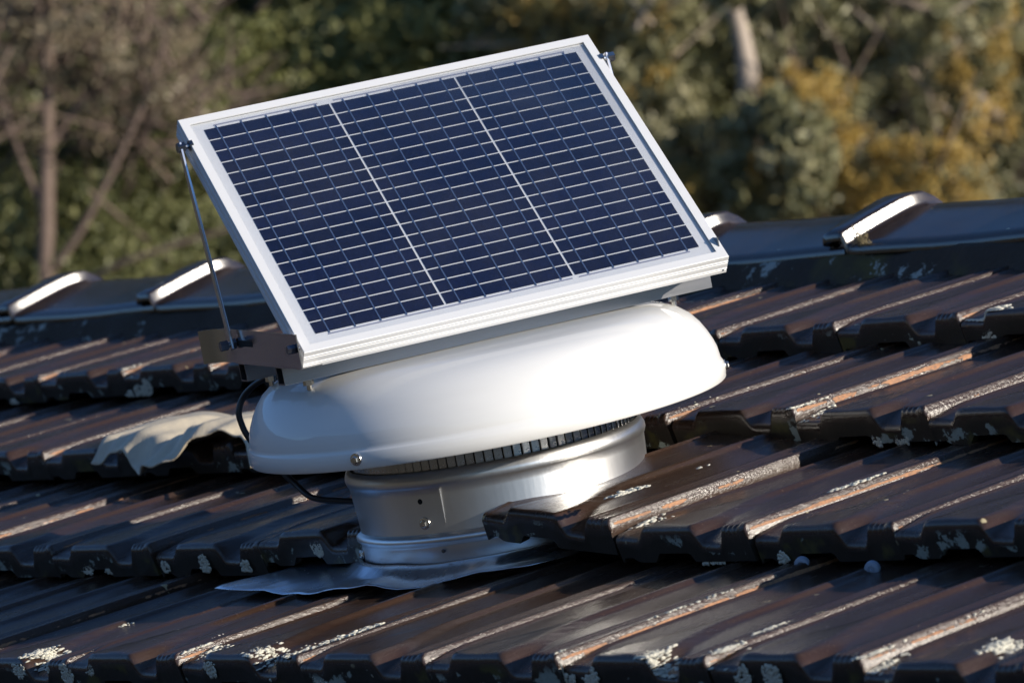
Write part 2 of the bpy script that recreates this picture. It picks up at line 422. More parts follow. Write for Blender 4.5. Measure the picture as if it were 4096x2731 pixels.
# ---- roof tile profile (x across 0..1, t up the slope 0..1); heights in metres
def tile_top(x, t):
    k = 1.0 - sstep(0.02, 0.46, t)                      # 1 at the front edge, 0 up the slope
    f1 = 1.0 - sstep(0.0, 0.17, t)
    if x > 0.745:                                       # right hand rib with grooves; its right edge is the highest bead
        d2 = 0.0082 + 0.0120 * f1
        rib = sstep(0.775, 0.815 + 0.01 * f1, x)
        z = -d2 * (1 - rib) - 0.0014 * rib * (1 - sstep(0.925, 0.955, x))
        for gx, gd in ((0.850, 0.0012), (0.885, 0.0012), (0.920, 0.0012)):
            z -= gd * math.exp(-((x - gx) / 0.009) ** 2) * rib
        return z - 0.0062 * sstep(0.982, 0.9995, x) - 0.0006 * ((x - 0.965) / 0.02) ** 2 * (x > 0.95)
    # central roll that flares to a plateau near the front; both channels fall gently towards the right
    xl, xr = 0.418 - 0.188 * k, 0.442 + 0.138 * k
    hm = -0.0004 - 0.0002 * k
    if x < 0.5 * (xl + xr):
        c1 = -(0.0050 + 0.0036 * min(1.0, x / 0.37)) - 0.0055 * f1
        z = c1 + (hm - c1) * sstep(xl - 0.04 - 0.015 * k, xl, x)
        z += 0.0018 * math.exp(-((x - 0.036) / 0.010) ** 2) * (1 - f1)
    else:
        c2 = -(0.0052 + 0.0030 * min(1.0, max(0.0, (x - 0.46) / 0.285))) - 0.0120 * f1
        z = hm + (c2 - hm) * sstep(xr, xr + 0.035 + 0.04 * k, x)
    return z
XS = [0.010, 0.018, 0.025, 0.031, 0.037, 0.043, 0.050, 0.06, 0.09, 0.13, 0.16, 0.18, 0.20, 0.215, 0.23, 0.26, 0.30, 0.325, 0.34, 0.36, 0.375, 0.387, 0.397, 0.407, 0.417, 0.43, 0.443, 0.452, 0.462, 0.474, 0.49, 0.51, 0.53, 0.555, 0.575,
      0.595, 0.615, 0.635, 0.65, 0.68, 0.71, 0.735, 0.755, 0.77, 0.78, 0.79, 0.80, 0.81, 0.82, 0.832, 0.841, 0.85, 0.859, 0.868, 0.876, 0.885, 0.894, 0.903, 0.911, 0.920, 0.929, 0.938, 0.946, 0.962, 0.975, 0.983, 0.987, 0.991, 0.995, 0.9985]
NR = 0.0075
TS = [NR / TG, 0.05, 0.085, 0.125, 0.17, 0.22, 0.28, 0.34, 0.40, 0.46, 0.58, 0.72, 0.86, 1.0, 1.12]
def zbot(x):
    z = -0.0400
    z += 0.0095 * sstep(0.27, 0.30, x) * (1 - sstep(0.52, 0.56, x))
    z += 0.0050 * sstep(0.02, 0.03, x) * (1 - sstep(0.10, 0.14, x))
    return z
def tile_mesh(name, seed, hole=None, origin=(0, 0)):
    rnd = random.Random(seed)
    ph = [rnd.uniform(0, 6.28) for _ in range(6)]
    wob = lambda x, t: 0.0005 * math.sin(9 * x + ph[0]) * math.sin(5 * t + ph[1]) + 0.0004 * math.sin(21 * x + ph[2] + 4 * t)
    rows = []
    # front face, bottom to nose
    f0 = [(x, 0.0025, zbot(x)) for x in XS]
    f1 = [(x, 0.0008, 0.5 * (zbot(x) + tile_top(x, 0))) for x in XS]
    rows.append(('F', f0)); rows.append(('F', f1))
    for a in (90, 66, 42, 20):
        th = R(a)
        rows.append(('N', [(x, NR * (1 - math.sin(th)), tile_top(x, 0.02) - NR * (1 - math.cos(th))) for x in XS]))
    for tt in TS:
        rows.append(('T', [(x, tt * TG, tile_top(x, tt) - TH * (tt - NR / TG) + wob(x, tt)) for x in XS]))
    # underside, back to front
    for tt in (1.12, 0.6, 0.10, 0.05):
        rows.append(('U', [(x, tt * TG, tile_top(x, tt) - TH * tt - 0.012) for x in XS]))
    rows.append(('U', [(x, 0.016, zbot(x)) for x in XS]))
    nx = len(XS); vs = []; wear = []; front = []; crust = []
    for kind, row in rows:
        for (x, y, z) in row:
            vs.append((x * TW, y, z))
            wear.append(0.78 if (kind == 'T' and 0.993 < x) else (0.40 if kind == 'T' and 0.99 < x else 0.0))
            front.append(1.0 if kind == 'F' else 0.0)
            crust.append(1.0 if kind in 'TN' and (x > 0.94 or x < 0.055) else (0.35 if kind == 'T' and x > 0.80 else 0.0))
    nr = len(rows); fs = []
    for i in range(nr):
        k = (i + 1) % nr
        for j in range(nx - 1):
            fs.append((i * nx + j, i * nx + j + 1, k * nx + j + 1, k * nx + j))
    # sides and back are closed by strips between top and underside
    nT0 = 2; nT1 = 6 + len(TS) - 1
    top_r = list(range(0, nT1 + 1)); und = list(range(nT1 + 1, nr))
    fs.append(tuple(i * nx for i in top_r + und)); fs.append(tuple(i * nx + nx - 1 for i in reversed(top_r + und)))
    if hole:
        cx, cy, rr = hole; keep = []
        for f in fs:
            c = [sum(vs[i][k] for i in f) / len(f) for k in (0, 1)]
            if len(f) > 4:
                if math.hypot(origin[0] + c[0] - cx, origin[1] + 0.1 - cy) > rr + 0.05: keep.append(f)
                continue
            if all(math.hypot(origin[0] + vs[i][0] - cx, origin[1] + vs[i][1] - cy) > rr for i in f): keep.append(f)
        fs = keep
    me = new_mesh(name, vs, fs, 38)
    if len(me.vertices) == len(vs):
        for nm, arr in (('wear', wear), ('front', front), ('crust', crust)):
            at = me.attributes.new(nm, 'FLOAT', 'POINT'); at.data.foreach_set('value', arr)
    return me
TILE_MESHES = [tile_mesh('roof_tile', s) for s in range(6)]
for me in TILE_MESHES: me.materials.append(M_TILE)

VENT_B = (0.415, 0.475)
LIFT = {(2, 5): 0.033, (2, 3): 0.004, (2, 6): 0.004, (3, 6): 0.008, (3, 7): 0.008, (3, 8): 0.003, (3, 5): 0.005, (1, 8): -0.004, (1, 1): -0.005, (2, 2): -0.005, (2, 1): -0.004, (2, 0): -0.003, (1, 5): 0.004}
ROLL = {(2, 5): R(5.6), (2, 3): R(-1.0), (3, 6): R(-0.6)}
rnd = random.Random(5)
tiles = {}
for ci in range(-1, 5):
    sh = COURSE_SHIFT[ci]
    j0 = math.ceil(X0 / TW - sh) + 1; j1 = math.floor(X1 / TW - sh)
    for j in range(j0, j1 + 1):
        if (ci, j) == (2, 4): continue                       # taken out for the ventilator
        xl = (j - 1 + sh) * TW; y0 = (ci - 1) * TG
        me = TILE_MESHES[rnd.randrange(6)]
        mw = ROOF @ Matrix.Translation((xl + rnd.uniform(-.0012, .0012), y0 + rnd.uniform(-.003, .003), LIFT.get((ci, j), 0) + rnd.uniform(-.0016, .0016))) \
            @ Matrix.Rotation(ROLL.get((ci, j), 0) + rnd.uniform(-.006, .006), 4, 'Y') @ Matrix.Rotation(rnd.uniform(-.004, .004), 4, 'Z')
        tiles[(ci, j)] = obj('roof_tile', me, None, roof, mw)

# ---- ridge caps
def ridge_prof(off, under=False):
    # half profile from the near edge up over the apex to the far edge, in (y, z) about the ridge line
    hw, dr = 0.124, 0.062
    pts = []
    n = 9
    half = []
    for k in range(n):
        s_ = k / (n - 1)
        y = -hw + hw * s_
        z = -dr + dr * (s_ * 1.10 - 0.10 * s_ ** 2.2) if s_ < 1 else 0
        half.append((y, z))
    half[-1] = (0, -0.003); half[-2] = (half[-2][0], half[-2][1] - 0.001)
    nrm = 0.0
    out = []
    for (y, z) in half:
        out.append((y - off * 0.42 * (1 if y < -0.001 else 0), z + off * 0.90))
    return out
def ridge_mesh(seed):
    L = 0.405
    secs = [(0.0, 0.0165), (0.003, 0.0200), (0.010, 0.0212), (0.030, 0.0215), (0.046, 0.0213), (0.0490, 0.0209), (0.0506, 0.0199), (0.05115, 0.0190), (0.05135, 0.0181), (0.05170, 0.0163), (0.05378, 0.0057), (0.05410, 0.0040), (0.0550, 0.0022), (0.0585, 0.0009), (0.066, 0.0003), (0.080, 0.0), (0.10, 0.0), (0.19, -0.0022), (0.26, -0.0018), (0.33, 0.0), (L, 0.001)]
    vs = []; rows = []
    for (x, off) in secs:
        off *= 0.95
        h = ridge_prof(off)
        full = [(h[0][0] + 0.003, h[0][1] - 0.0130), (h[0][0] - 0.0005, h[0][1] - 0.0120), (h[0][0] - 0.0015, h[0][1] - 0.004)] + h
        full = full + [(-y, z) for (y, z) in reversed(full[:-1])]
        inner = [(y * 0.90, z - 0.014) for (y, z) in h]; inner[0] = (h[0][0] + 0.014, h[0][1] - 0.0130)
        inner = inner + [(-y, z) for (y, z) in reversed(inner[:-1])]
        ring = full + list(reversed(inner))
        sk = 0.12 * sstep(0.030, 0.046, x) * (1 - sstep(0.07, 0.12, x)); rows.append([(x - sk * abs(y), y, z) for (y, z) in ring])
    nx = len(rows[0])
    for r_ in rows: vs += r_
    fs = []
    for i in range(len(rows) - 1):
        for j in range(nx):
            k = (j + 1) % nx
            fs.append((i * nx + j, (i + 1) * nx + j, (i + 1) * nx + k, i * nx + k))
    nf = nx // 2 + 2
    half = (2 * 12 - 1 + 0)
    fs.append(tuple(range(nx))); fs.append(tuple(reversed(range((len(rows) - 1) * nx, len(rows) * nx))))
    me = new_mesh('ridge_tile', vs, fs, 42)
    at = me.attributes.new('crust', 'FLOAT', 'POINT'); at.data.foreach_set('value', [2.2 if 0.0485 < v[0] + 0.12 * abs(v[1]) < 0.0556 and v[0] < 0.056 and v[0] > 0.03 else 0.0 for v in vs])
    me.materials.append(M_RIDGE)
    return me
RM = ridge_mesh(0)
rnd = random.Random(3)
xr = 0.054
k = 0
while xr - 0.3717 * k > X0 - 0.1: k += 1
for i in range(-7, k):
    x = xr - 0.3717 * i
    if x > X1 - 0.25: continue
    obj('ridge_tile', RM, None, house, under(Matrix.Translation((x, ridge_w.y, ridge_w.z + rnd.uniform(-.002, .002))) @ Matrix.Rotation(rnd.uniform(-.004, .004), 4, 'Y') @ Matrix.Rotation(rnd.uniform(-.004, .004), 4, 'Z')))
# mortar bedding below the caps
vs, fs = [], []
nx = 500; rr_ = random.Random(8)
prof = [(-0.158, -0.135), (-0.147, -0.112), (-0.135, -0.093), (-0.1285, -0.079), (-0.122, -0.0725), (-0.06, -0.066)]
for i in range(nx):
    x = X0 + 0.05 + (X1 - X0 - 0.1) * i / (nx - 1)
    for (y, z) in prof:
        vs.append((x, ridge_w.y + y + 0.0035 * math.sin(x * 17 + y * 60) + 0.002 * math.sin(x * 53) + rr_.uniform(-.0012, .0012), ridge_w.z + z + 0.002 * math.sin(x * 29 + z * 90)))
npf = len(prof)
for i in range(nx - 1):
    for j in range(npf - 1):
        fs.append((i * npf + j, (i + 1) * npf + j, (i + 1) * npf + j + 1, i * npf + j + 1))
obj('ridge_mortar', new_mesh('ridge_mortar', vs, fs, 179), M_MORTAR, house, under(Matrix.Identity(4)))

# ================================================================ ROOF VENTILATOR
VF = Matrix(((0.33879, -0.94086, -0.00174, 0.40531), (0.93221, 0.33542, 0.13596, 0.49954), (-0.12733, -0.04769, 0.99071, 0.07862), (0, 0, 0, 1)))
vent = empty('roof_ventilator', ROOF @ VF)
tag(vent, 'round metal roof ventilator with tilted solar panel on top, standing through tiled roof', 'ventilator')
RD = 0.268
dome_prof = [(RD - 0.004, 0.001), (RD - 0.0015, -0.0008), (RD, 0.0005), (RD + 0.0003, 0.010), (RD - 0.0003, 0.0165), (RD - 0.0012, 0.0182), (RD - 0.0024, 0.0195), (RD - 0.0026, 0.023),
             (RD - 0.0040, 0.033), (RD - 0.0070, 0.042), (RD - 0.0115, 0.052), (RD - 0.0175, 0.0625), (RD - 0.026, 0.0730), (RD - 0.037, 0.0815), (RD - 0.051, 0.0880), (RD - 0.068, 0.0920), (RD - 0.095, 0.0940), (RD - 0.15, 0.0945), (0.03, 0.0948), (0.0005, 0.0948)]
inner = [(r - 0.003 if r > 0.01 else r, z - 0.0025) for r, z in reversed(dome_prof)]
mb = MB().lathe(dome_prof + inner[:-6] + [(RD - 0.0065, 0.0035), (RD - 0.004, 0.001)], 160)
dome = mb.build('dome', M_DOME, vent, smooth=50); dome['label'] = 'spun aluminium dome cover with rolled rim'

ecc = lambda z: (-0.0035 * min(1, max(0, (-z - .03) / .1)), -0.014 * min(1, max(0, (-z - .03) / .1)))
RT = 0.1685
throat_prof = [(RT - 0.006, -0.026), (RT - 0.0015, -0.028), (RT - 0.0005, -0.0305), (RT + 0.0010, -0.0345), (RT + 0.0011, -0.0385), (RT - 0.0004, -0.0425), (RT - 0.0020, -0.0445), (RT - 0.0025, -0.052), (RT - 0.0045, -0.075), (RT - 0.0055, -0.0945)]
mb = MB().lathe(throat_prof, 128, ecc)
throat = mb.build('throat', M_GALV, vent, smooth=60)
col_prof = [(RT - 0.0050, -0.0935), (RT - 0.0015, -0.0955), (RT + 0.0012, -0.0985), (RT + 0.0010, -0.1025), (RT - 0.0020, -0.1055), (RT - 0.0030, -0.1085), (RT - 0.0030, -0.1255), (RT - 0.0040, -0.1265), (RT - 0.0055, -0.1265)]
MB().lathe(col_prof, 128, ecc).build('collar', M_GALV, vent, smooth=60)
# vertical seam strips
for zz0, zz1, rr in ((-0.0455, -0.094, RT - 0.0015), (-0.107, -0.125, RT - 0.002)):
    mb = MB(); a = R(-134.0)
    c0 = ecc((zz0 + zz1) / 2)
    mb.box((rr - 0.0040, -0.0007, zz1), (rr - 0.00165, 0.0007, zz0), Matrix.Translation((c0[0], c0[1], 0)) @ Matrix.Rotation(a, 4, 'Z'))
    mb.build('seam', M_GALV, throat)
# louver ring
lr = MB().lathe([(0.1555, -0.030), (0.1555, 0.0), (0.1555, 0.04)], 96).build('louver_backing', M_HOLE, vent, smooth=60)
sl = MB().box((0.1575, -0.0045, -0.031), (0.1592, 0.0048, 0.03), None, 0.0005).mesh('louver_slat')
sl.materials.append(M_LOUV)
rnd = random.Random(9)
for i in range(96):
    o = obj('louver_slat', sl, None, vent, Matrix.Rotation(2 * math.pi * i / 96, 4, 'Z') @ Matrix.Translation((0.1582, 0, 0)) @ Matrix.Rotation(R(10 + rnd.uniform(-5, 5)), 4, 'Z') @ Matrix.Translation((-0.1582, 0, 0)))
# bolts
def bolt_mesh(r, washer=True):
    mb = MB()
    if washer: mb.lathe([(0.0001, 0.0), (r * 1.55, 0.0), (r * 1.6, 0.0006), (r * 1.5, 0.0015), (r * 0.9, 0.002)], 20)
    mb.lathe([(r * 1.0, 0.001), (r * 1.0, r * 0.9), (r * 0.82, r * 1.15), (0.0001, r * 1.2)], 6)
    return mb.mesh('bolt', 30)
BM = bolt_mesh(0.0044); BM.materials.append(M_BOLT)
BS = bolt_mesh(0.0024, False); BS.materials.append(M_DARKBOLT)
def bolt_on(theta, z, r, me=BM, parent=vent, name='bolt', cen=(0, 0)):
    return obj(name, me, None, parent, Matrix.Translation((cen[0], cen[1], 0)) @ Matrix.Rotation(R(theta), 4, 'Z') @ Matrix.Translation((r, 0, z)) @ Matrix.Rotation(R(90), 4, 'Y'))
for th in (-142.9, -22.8, 97.0): bolt_on(th, 0.0105, RD)
bolt_on(-143.0, -0.0815, RT - 0.005, cen=ecc(-.08)); bolt_on(-21.0, -0.0825, RT - 0.005, cen=ecc(-.08)); bolt_on(98, -0.082, RT - 0.005, cen=ecc(-.08))
bolt_on(165, -0.117, RT - 0.003, cen=ecc(-.12))
bolt_on(-136.8, -0.1125, RT - 0.003, BS, name='rivet', cen=ecc(-.11))
hm = MB().lathe([(0.0001, 0.0006), (0.0030, 0.0006), (0.0033, 0.0)], 16).mesh('screw_hole', 60); hm.materials.append(M_HOLE)
bolt_on(-142.7, -0.0575, RT - 0.0032, hm, name='screw_hole', cen=ecc(-.055))

# flashing apron (in roof frame, follows the lower course)
VI = VF.inverted()
outline = [(0.150, 0.246), (0.205, 0.254), (0.27, 0.257), (0.33, 0.250), (0.395, 0.245), (0.44, 0.256), (0.49, 0.284), (0.54, 0.318), (0.585, 0.340), (0.603, 0.365), (0.615, 0.43), (0.62, 0.60), (0.50, 0.66), (0.30, 0.66), (0.20, 0.60), (0.18, 0.44), (0.165, 0.34)]
def apron_z(x, y): 
    base = -TH * y / TG + 0.0045
    u_ = (x / TW) % 1.0
    base += sstep(0.335, 0.24, y) * (0.002 - 0.0105 * math.sin(math.pi * min(1.0, max(0.0, (u_ - 0.06) / 0.70))) ** 1.5)
    return base + 0.0022 * math.sin(x * 46 + 1.0) * sstep(0.34, 0.25, y) + 0.0010 * math.sin(x * 95 + y * 40) * sstep(0.33, 0.25, y)
cx, cy = VENT_B
vs, fs = [], []; nA = 120; nRi = 16
def edge_pt(a):
    best = None; d = Vector((math.cos(a), math.sin(a)))
    for i in range(len(outline)):
        x1, y1 = outline[i]; x2, y2 = outline[(i + 1) % len(outline)]
        ex, ey = x2 - x1, y2 - y1; den = d.x * ey - d.y * ex
        if abs(den) < 1e-9: continue
        tt = ((x1 - cx) * ey - (y1 - cy) * ex) / den; ss = ((x1 - cx) * d.y - (y1 - cy) * d.x) / den
        if tt > 0 and -1e-6 <= ss <= 1 + 1e-6 and (best is None or tt < best): best = tt
    return best
for j in range(nA):
    a = 2 * math.pi * j / nA
    re = edge_pt(a) + 0.002 * math.sin(j * 1.7); r0 = 0.1655
    for i in range(nRi):
        s_ = i / (nRi - 1)
        r_ = r0 + max(0.004, re - r0) * s_
        x, y = cx + r_ * math.cos(a), cy + r_ * math.sin(a)
        z = apron_z(x, y)
        up = 0.013 * (1 - sstep(-0.004, 0.026, (r_ - r0)))
        vs.append((x - 0.004 * (1 - s_) * 0, y, z + up * 0.9))
for j in range(nA):
    k = (j + 1) % nA
    for i in range(nRi - 1):
        fs.append((j * nRi + i, j * nRi + i + 1, k * nRi + i + 1, k * nRi + i))
vs = [VI @ Vector(v) for v in vs]
apron = obj('flashing_apron', new_mesh('flashing_apron', vs, fs, 70), M_FLASH, vent)
md = apron.modifiers.new('thickness', 'SOLIDIFY'); md.thickness = 0.0012; md.offset = 1
apron['label'] = 'thin wavy metal flashing sheet around the throat'

# ---- solar panel, its own frame: origin at panel centre, x along the bottom edge, y up the panel, z out of the glass
TILT = R(41.635); HW, HH = 0.2504, 0.1926; FT = 0.0245
PF = Matrix.Translation((0.0056, -0.0088, 0.2608)) @ Matrix.Rotation(TILT, 4, 'X')
mb = MB().box((-HW + 0.003, -HH + 0.003, -0.0075), (HW - 0.003, HH - 0.003, -0.0036))
panel = mb.build('solar_panel', M_BACK, vent, PF); panel['label'] = 'tilted solar panel with blue cells in white and silver frame'
# frame rails, extruded section with two grooves on the outside
FW = 0.0105
def rail(length, name):
    # section in (u: outwards, w: z), swept along x; mitred ends
    sec = [(-FW, 0.0), (-0.0006, 0.0), (0, -0.0006), (0, -0.0055), (-0.0009, -0.0062), (-0.0009, -0.0070), (0.0004, -0.0076), (0.0004, -0.0086), (-0.0009, -0.0092), (-0.0009, -0.0100), (0, -0.0106),
           (0, -0.0160), (-0.0009, -0.0166), (-0.0009, -0.0172), (0.0004, -0.0178), (0.0004, -0.0186), (-0.0009, -0.0192), (-0.0009, -0.0198), (0, -0.0204), (0, -FT), (-FW * 1.6, -FT), (-FW * 1.6, -FT + 0.0015), (-0.0016, -FT + 0.0015), (-0.0016, -0.0016), (-FW, -0.0016)]
    vs = []
    for sx in (-1, 1):
        for (u, w_) in sec: vs.append((sx * (length + min(u, 0.0)), u, w_))
    n = len(sec)
    fs = [(i, (i + 1) % n, n + (i + 1) % n, n + i) for i in range(n)]
    fs.append(tuple(reversed(range(n)))); fs.append(tuple(range(n, 2 * n)))
    return new_mesh(name, vs, fs)
rl, rs = rail(HW, 'frame_rail'), rail(HH, 'frame_rail')
for me in (rl, rs): me.materials.append(M_ALU)
for (me, mw) in ((rl, Matrix.Rotation(math.pi, 4, 'Z') @ Matrix.Translation((0, HH, 0))), (rl, Matrix.Translation((0, HH, 0))),
                 (rs, Matrix.Rotation(R(90), 4, 'Z') @ Matrix.Translation((0, HW, 0))), (rs, Matrix.Rotation(R(-90), 4, 'Z') @ Matrix.Translation((0, HW, 0)))):
    obj('frame_rail', me, None, panel, mw)
# cells: 3 columns, 18 rows
CX0, CX1, CY0, CY1 = -0.2265, 0.2265, -0.1660, 0.1715
gapx, gapy = 0.0030, 0.0021
cw = (CX1 - CX0 - 2 * gapx) / 3; ch = (CY1 - CY0 - 17 * gapy) / 18
cm = MB().box((-cw / 2, -ch / 2, 0), (cw / 2, ch / 2, 0.0006)).mesh('cell'); cm.materials.append(M_CELL)
for c in range(3):
    for r_ in range(18):
        obj('cell', cm, None, panel, Matrix.Translation((CX0 + cw / 2 + c * (cw + gapx), CY0 + ch / 2 + r_ * (ch + gapy), -0.0035)))
bl = CY1 - CY0
bm_ = MB().box((-0.00075, -bl / 2 - 0.003, 0), (0.00075, bl / 2 + 0.003, 0.0003)).mesh('busbar'); bm_.materials.append(M_BUS)
for c in range(3):
    for k in range(5):
        obj('busbar', bm_, None, panel, Matrix.Translation((CX0 + c * (cw + gapx) + cw * (0.1 + 0.2 * k), (CY0 + CY1) / 2, -0.00288)))
def ribbon(x0, x1, y):
    MB().box((x0, y - 0.0009, -0.0033), (x1, y + 0.0009, -0.0030)).build('end_ribbon', M_TAB, panel)
yb_, yt_ = CY0 - 0.0042, CY1 + 0.0045
ribbon(CX0 + cw * 0.1 - 0.002, CX0 + cw * 2 - 0.002 + gapx, yb_); ribbon(CX0 + 2 * cw + 3 * gapx, CX1 - cw * 0.1 + 0.002, yb_)
ribbon(CX0 + cw * 0.1 - 0.002, CX0 + cw * 0.92, yt_); ribbon(CX0 + cw * 1.05, CX1 - cw * 0.1 + 0.002, yt_)
MB().box((-HW + 0.0022, -HH + 0.0022, -0.0022), (HW - 0.0022, HH - 0.0022, -0.0019)).build('glass_pane', M_GLASS, panel)

# ---- mounting: rails across the dome, side brackets, struts, nuts
def square_tube(x0, x1, y0, y1, z0, z1, th=0.0014):
    mb = MB(); o = [(y0, z0), (y1, z0), (y1, z1), (y0, z1)]; i_ = [(y0 + th, z0 + th), (y1 - th, z0 + th), (y1 - th, z1 - th), (y0 + th, z1 - th)]
    vs = [(x, y, z) for x in (x0, x1) for (y, z) in o + i_]
    fs = []
    for k in range(4):
        n = (k + 1) % 4
        fs += [(k, 8 + k, 8 + n, n), (4 + n, 12 + n, 12 + k, 4 + k), (k, n, 4 + n, 4 + k), (8 + n, 8 + k, 12 + k, 12 + n)]
    return mb.add(vs, fs)
square_tube(-0.248, 0.262, -0.0750, -0.0530, 0.0952, 0.1155).build('mounting_rail', M_RAIL, vent)
square_tube(-0.248, 0.262, 0.0560, 0.0780, 0.0952, 0.1155).build('mounting_rail', M_RAIL, vent)
def bracket(sx):
    # bent stainless plate: bottom flange, upright, curled back end
    xo = sx * 0.2525; mb = MB()
    pts = [(-0.158 if sx < 0 else -0.140, 0.0)] + [(-0.13 + 0.028 * k, 0.0) for k in range(7)] + [(0.075, 0.0), (0.092, 0.0006), (0.105, 0.0022), (0.116, 0.0052), (0.126, 0.0105), (0.132, 0.018)]
    th = 0.0013
    def xs(o, off): return xo + sx * (-o - off)
    z0, z1 = 0.1170, 0.1545
    vs = []
    for (y, o) in pts:
        lean = 0.0
        vs += [(xo + sx * (o * 1.0), y, z0), (xo + sx * (o * 1.0), y, z1), (xo + sx * (o - th), y, z1), (xo + sx * (o - th), y, z0)]
    fs = []
    for i in range(len(pts) - 1):
        for j in range(4):
            k = (j + 1) % 4; fs.append((i * 4 + j, (i + 1) * 4 + j, (i + 1) * 4 + k, i * 4 + k))
    fs.append((0, 1, 2, 3)); n = len(pts) - 1; fs.append((n * 4 + 3, n * 4 + 2, n * 4 + 1, n * 4))
    mb.add(vs, fs)
    lo, hi = sorted((xo - sx * 0.0013, xo - sx * 0.026))
    mb.box((lo, -0.150 if sx < 0 else -0.135, 0.1158), (hi, 0.075, 0.1170))
    br = mb.build('side_bracket', M_STEEL, vent, smooth=40)
    # slot and bolts
    lo, hi = sorted((xo, xo + sx * 0.0004))
    MB().box((lo, -0.002, 0.1365), (hi, 0.074, 0.1430)).build('slot', M_HOLE, br)
    return br
def flat_bar(p0, p1, width, thick, name, material, parent):
    p0, p1 = Vector(p0), Vector(p1); d = (p1 - p0); L = d.length; d.normalize()
    xax = Vector((1, 0, 0)); y = d; z = xax.cross(y).normalized(); xax = y.cross(z)
    m_ = Matrix(((xax.x, y.x, z.x, p0.x), (xax.y, y.y, z.y, p0.y), (xax.z, y.z, z.z, p0.z), (0, 0, 0, 1)))
    return MB().box((-thick / 2, -0.006, -width / 2), (thick / 2, L + 0.006, width / 2), m_, 0.0006).build(name, material, parent)
def xbolt(x, y, z, r, ln, sx, material, name='bolt'):
    mb = MB()
    m_ = Matrix.Translation((x, y, z)) @ Matrix.Rotation(R(90 * sx), 4, 'Y')
    mb.tube([m_ @ Vector((0, 0, -0.004)), m_ @ Vector((0, 0, ln))], r * 0.55, 10)
    mb.tube([m_ @ Vector((0, 0, ln - r)), m_ @ Vector((0, 0, ln + r * 0.5))], r, 6)
    mb.tube([m_ @ Vector((0, 0, 0.001)), m_ @ Vector((0, 0, r * 0.9))], r * 1.05, 6)
    return mb.build(name, material, vent, smooth=30)
for sx in (-1, 1):
    bracket(sx)
    low = (sx * 0.2590, 0.054, 0.1395); high = (sx * 0.2590 + 0.003, 0.1075, 0.3595)
    flat_bar(low, high, 0.0085, 0.0032, 'strut', M_STRUT, vent)
    mt = M_DARKBOLT if sx < 0 else M_BOLT
    xbolt(sx * 0.2530, 0.054, 0.1395, 0.0058, 0.016, sx, mt)
    xbolt(sx * 0.2465 + 0.0056, 0.1075, 0.3595, 0.0058, 0.016, sx, mt)
    xbolt(sx * 0.2520, -0.148 if sx < 0 else -0.128, 0.139 if sx < 0 else 0.136, 0.0050 if sx < 0 else 0.0034, 0.007 if sx < 0 else 0.004, sx, mt)
    for yy in (-0.064, 0.067):
        x = sx * 0.218
        mb = MB(); mb.tube([(x, yy, 0.0955), (x, yy, 0.0835)], 0.0030, 8); mb.tube([(x, yy, 0.0950), (x, yy, 0.0890)], 0.0060, 6)
        mb.build('nut', M_BOLT, vent, smooth=30)
# feed cable
def catmull(pts, n=10):
    P = [Vector(p) for p in pts]; out = []
    for i in range(len(P) - 1):
        a, b_, c, d = P[max(i - 1, 0)], P[i], P[i + 1], P[min(i + 2, len(P) - 1)]
        for k in range(n):
            t_ = k / n
            out.append(0.5 * ((2 * b_) + (c - a) * t_ + (2 * a - 5 * b_ + 4 * c - d) * t_ ** 2 + (3 * b_ - a - 3 * c + d) * t_ ** 3))
    out.append(P[-1]); return out
cable_pts = [(0.30, 0.41, 0.196), (0.2605, 0.3796, 0.1866), (0.2219, 0.3785, 0.1861), (0.1828, 0.3739, 0.1764), (0.1574, 0.3696, 0.1633), (0.1522, 0.3604, 0.1485), (0.1538, 0.3578, 0.1337), (0.1589, 0.3573, 0.1191), (0.1673, 0.3618, 0.0977), (0.1975, 0.3605, 0.0738), (0.2141, 0.3608, 0.0591), (0.2415, 0.3581, 0.0434), (0.2799, 0.372, 0.0334), (0.312, 0.385, 0.0285)]
mb = MB().tube([VI @ p for p in catmull(cable_pts)], 0.0036, 10)
mb.build('cable', M_CABLE, vent, smooth=60)

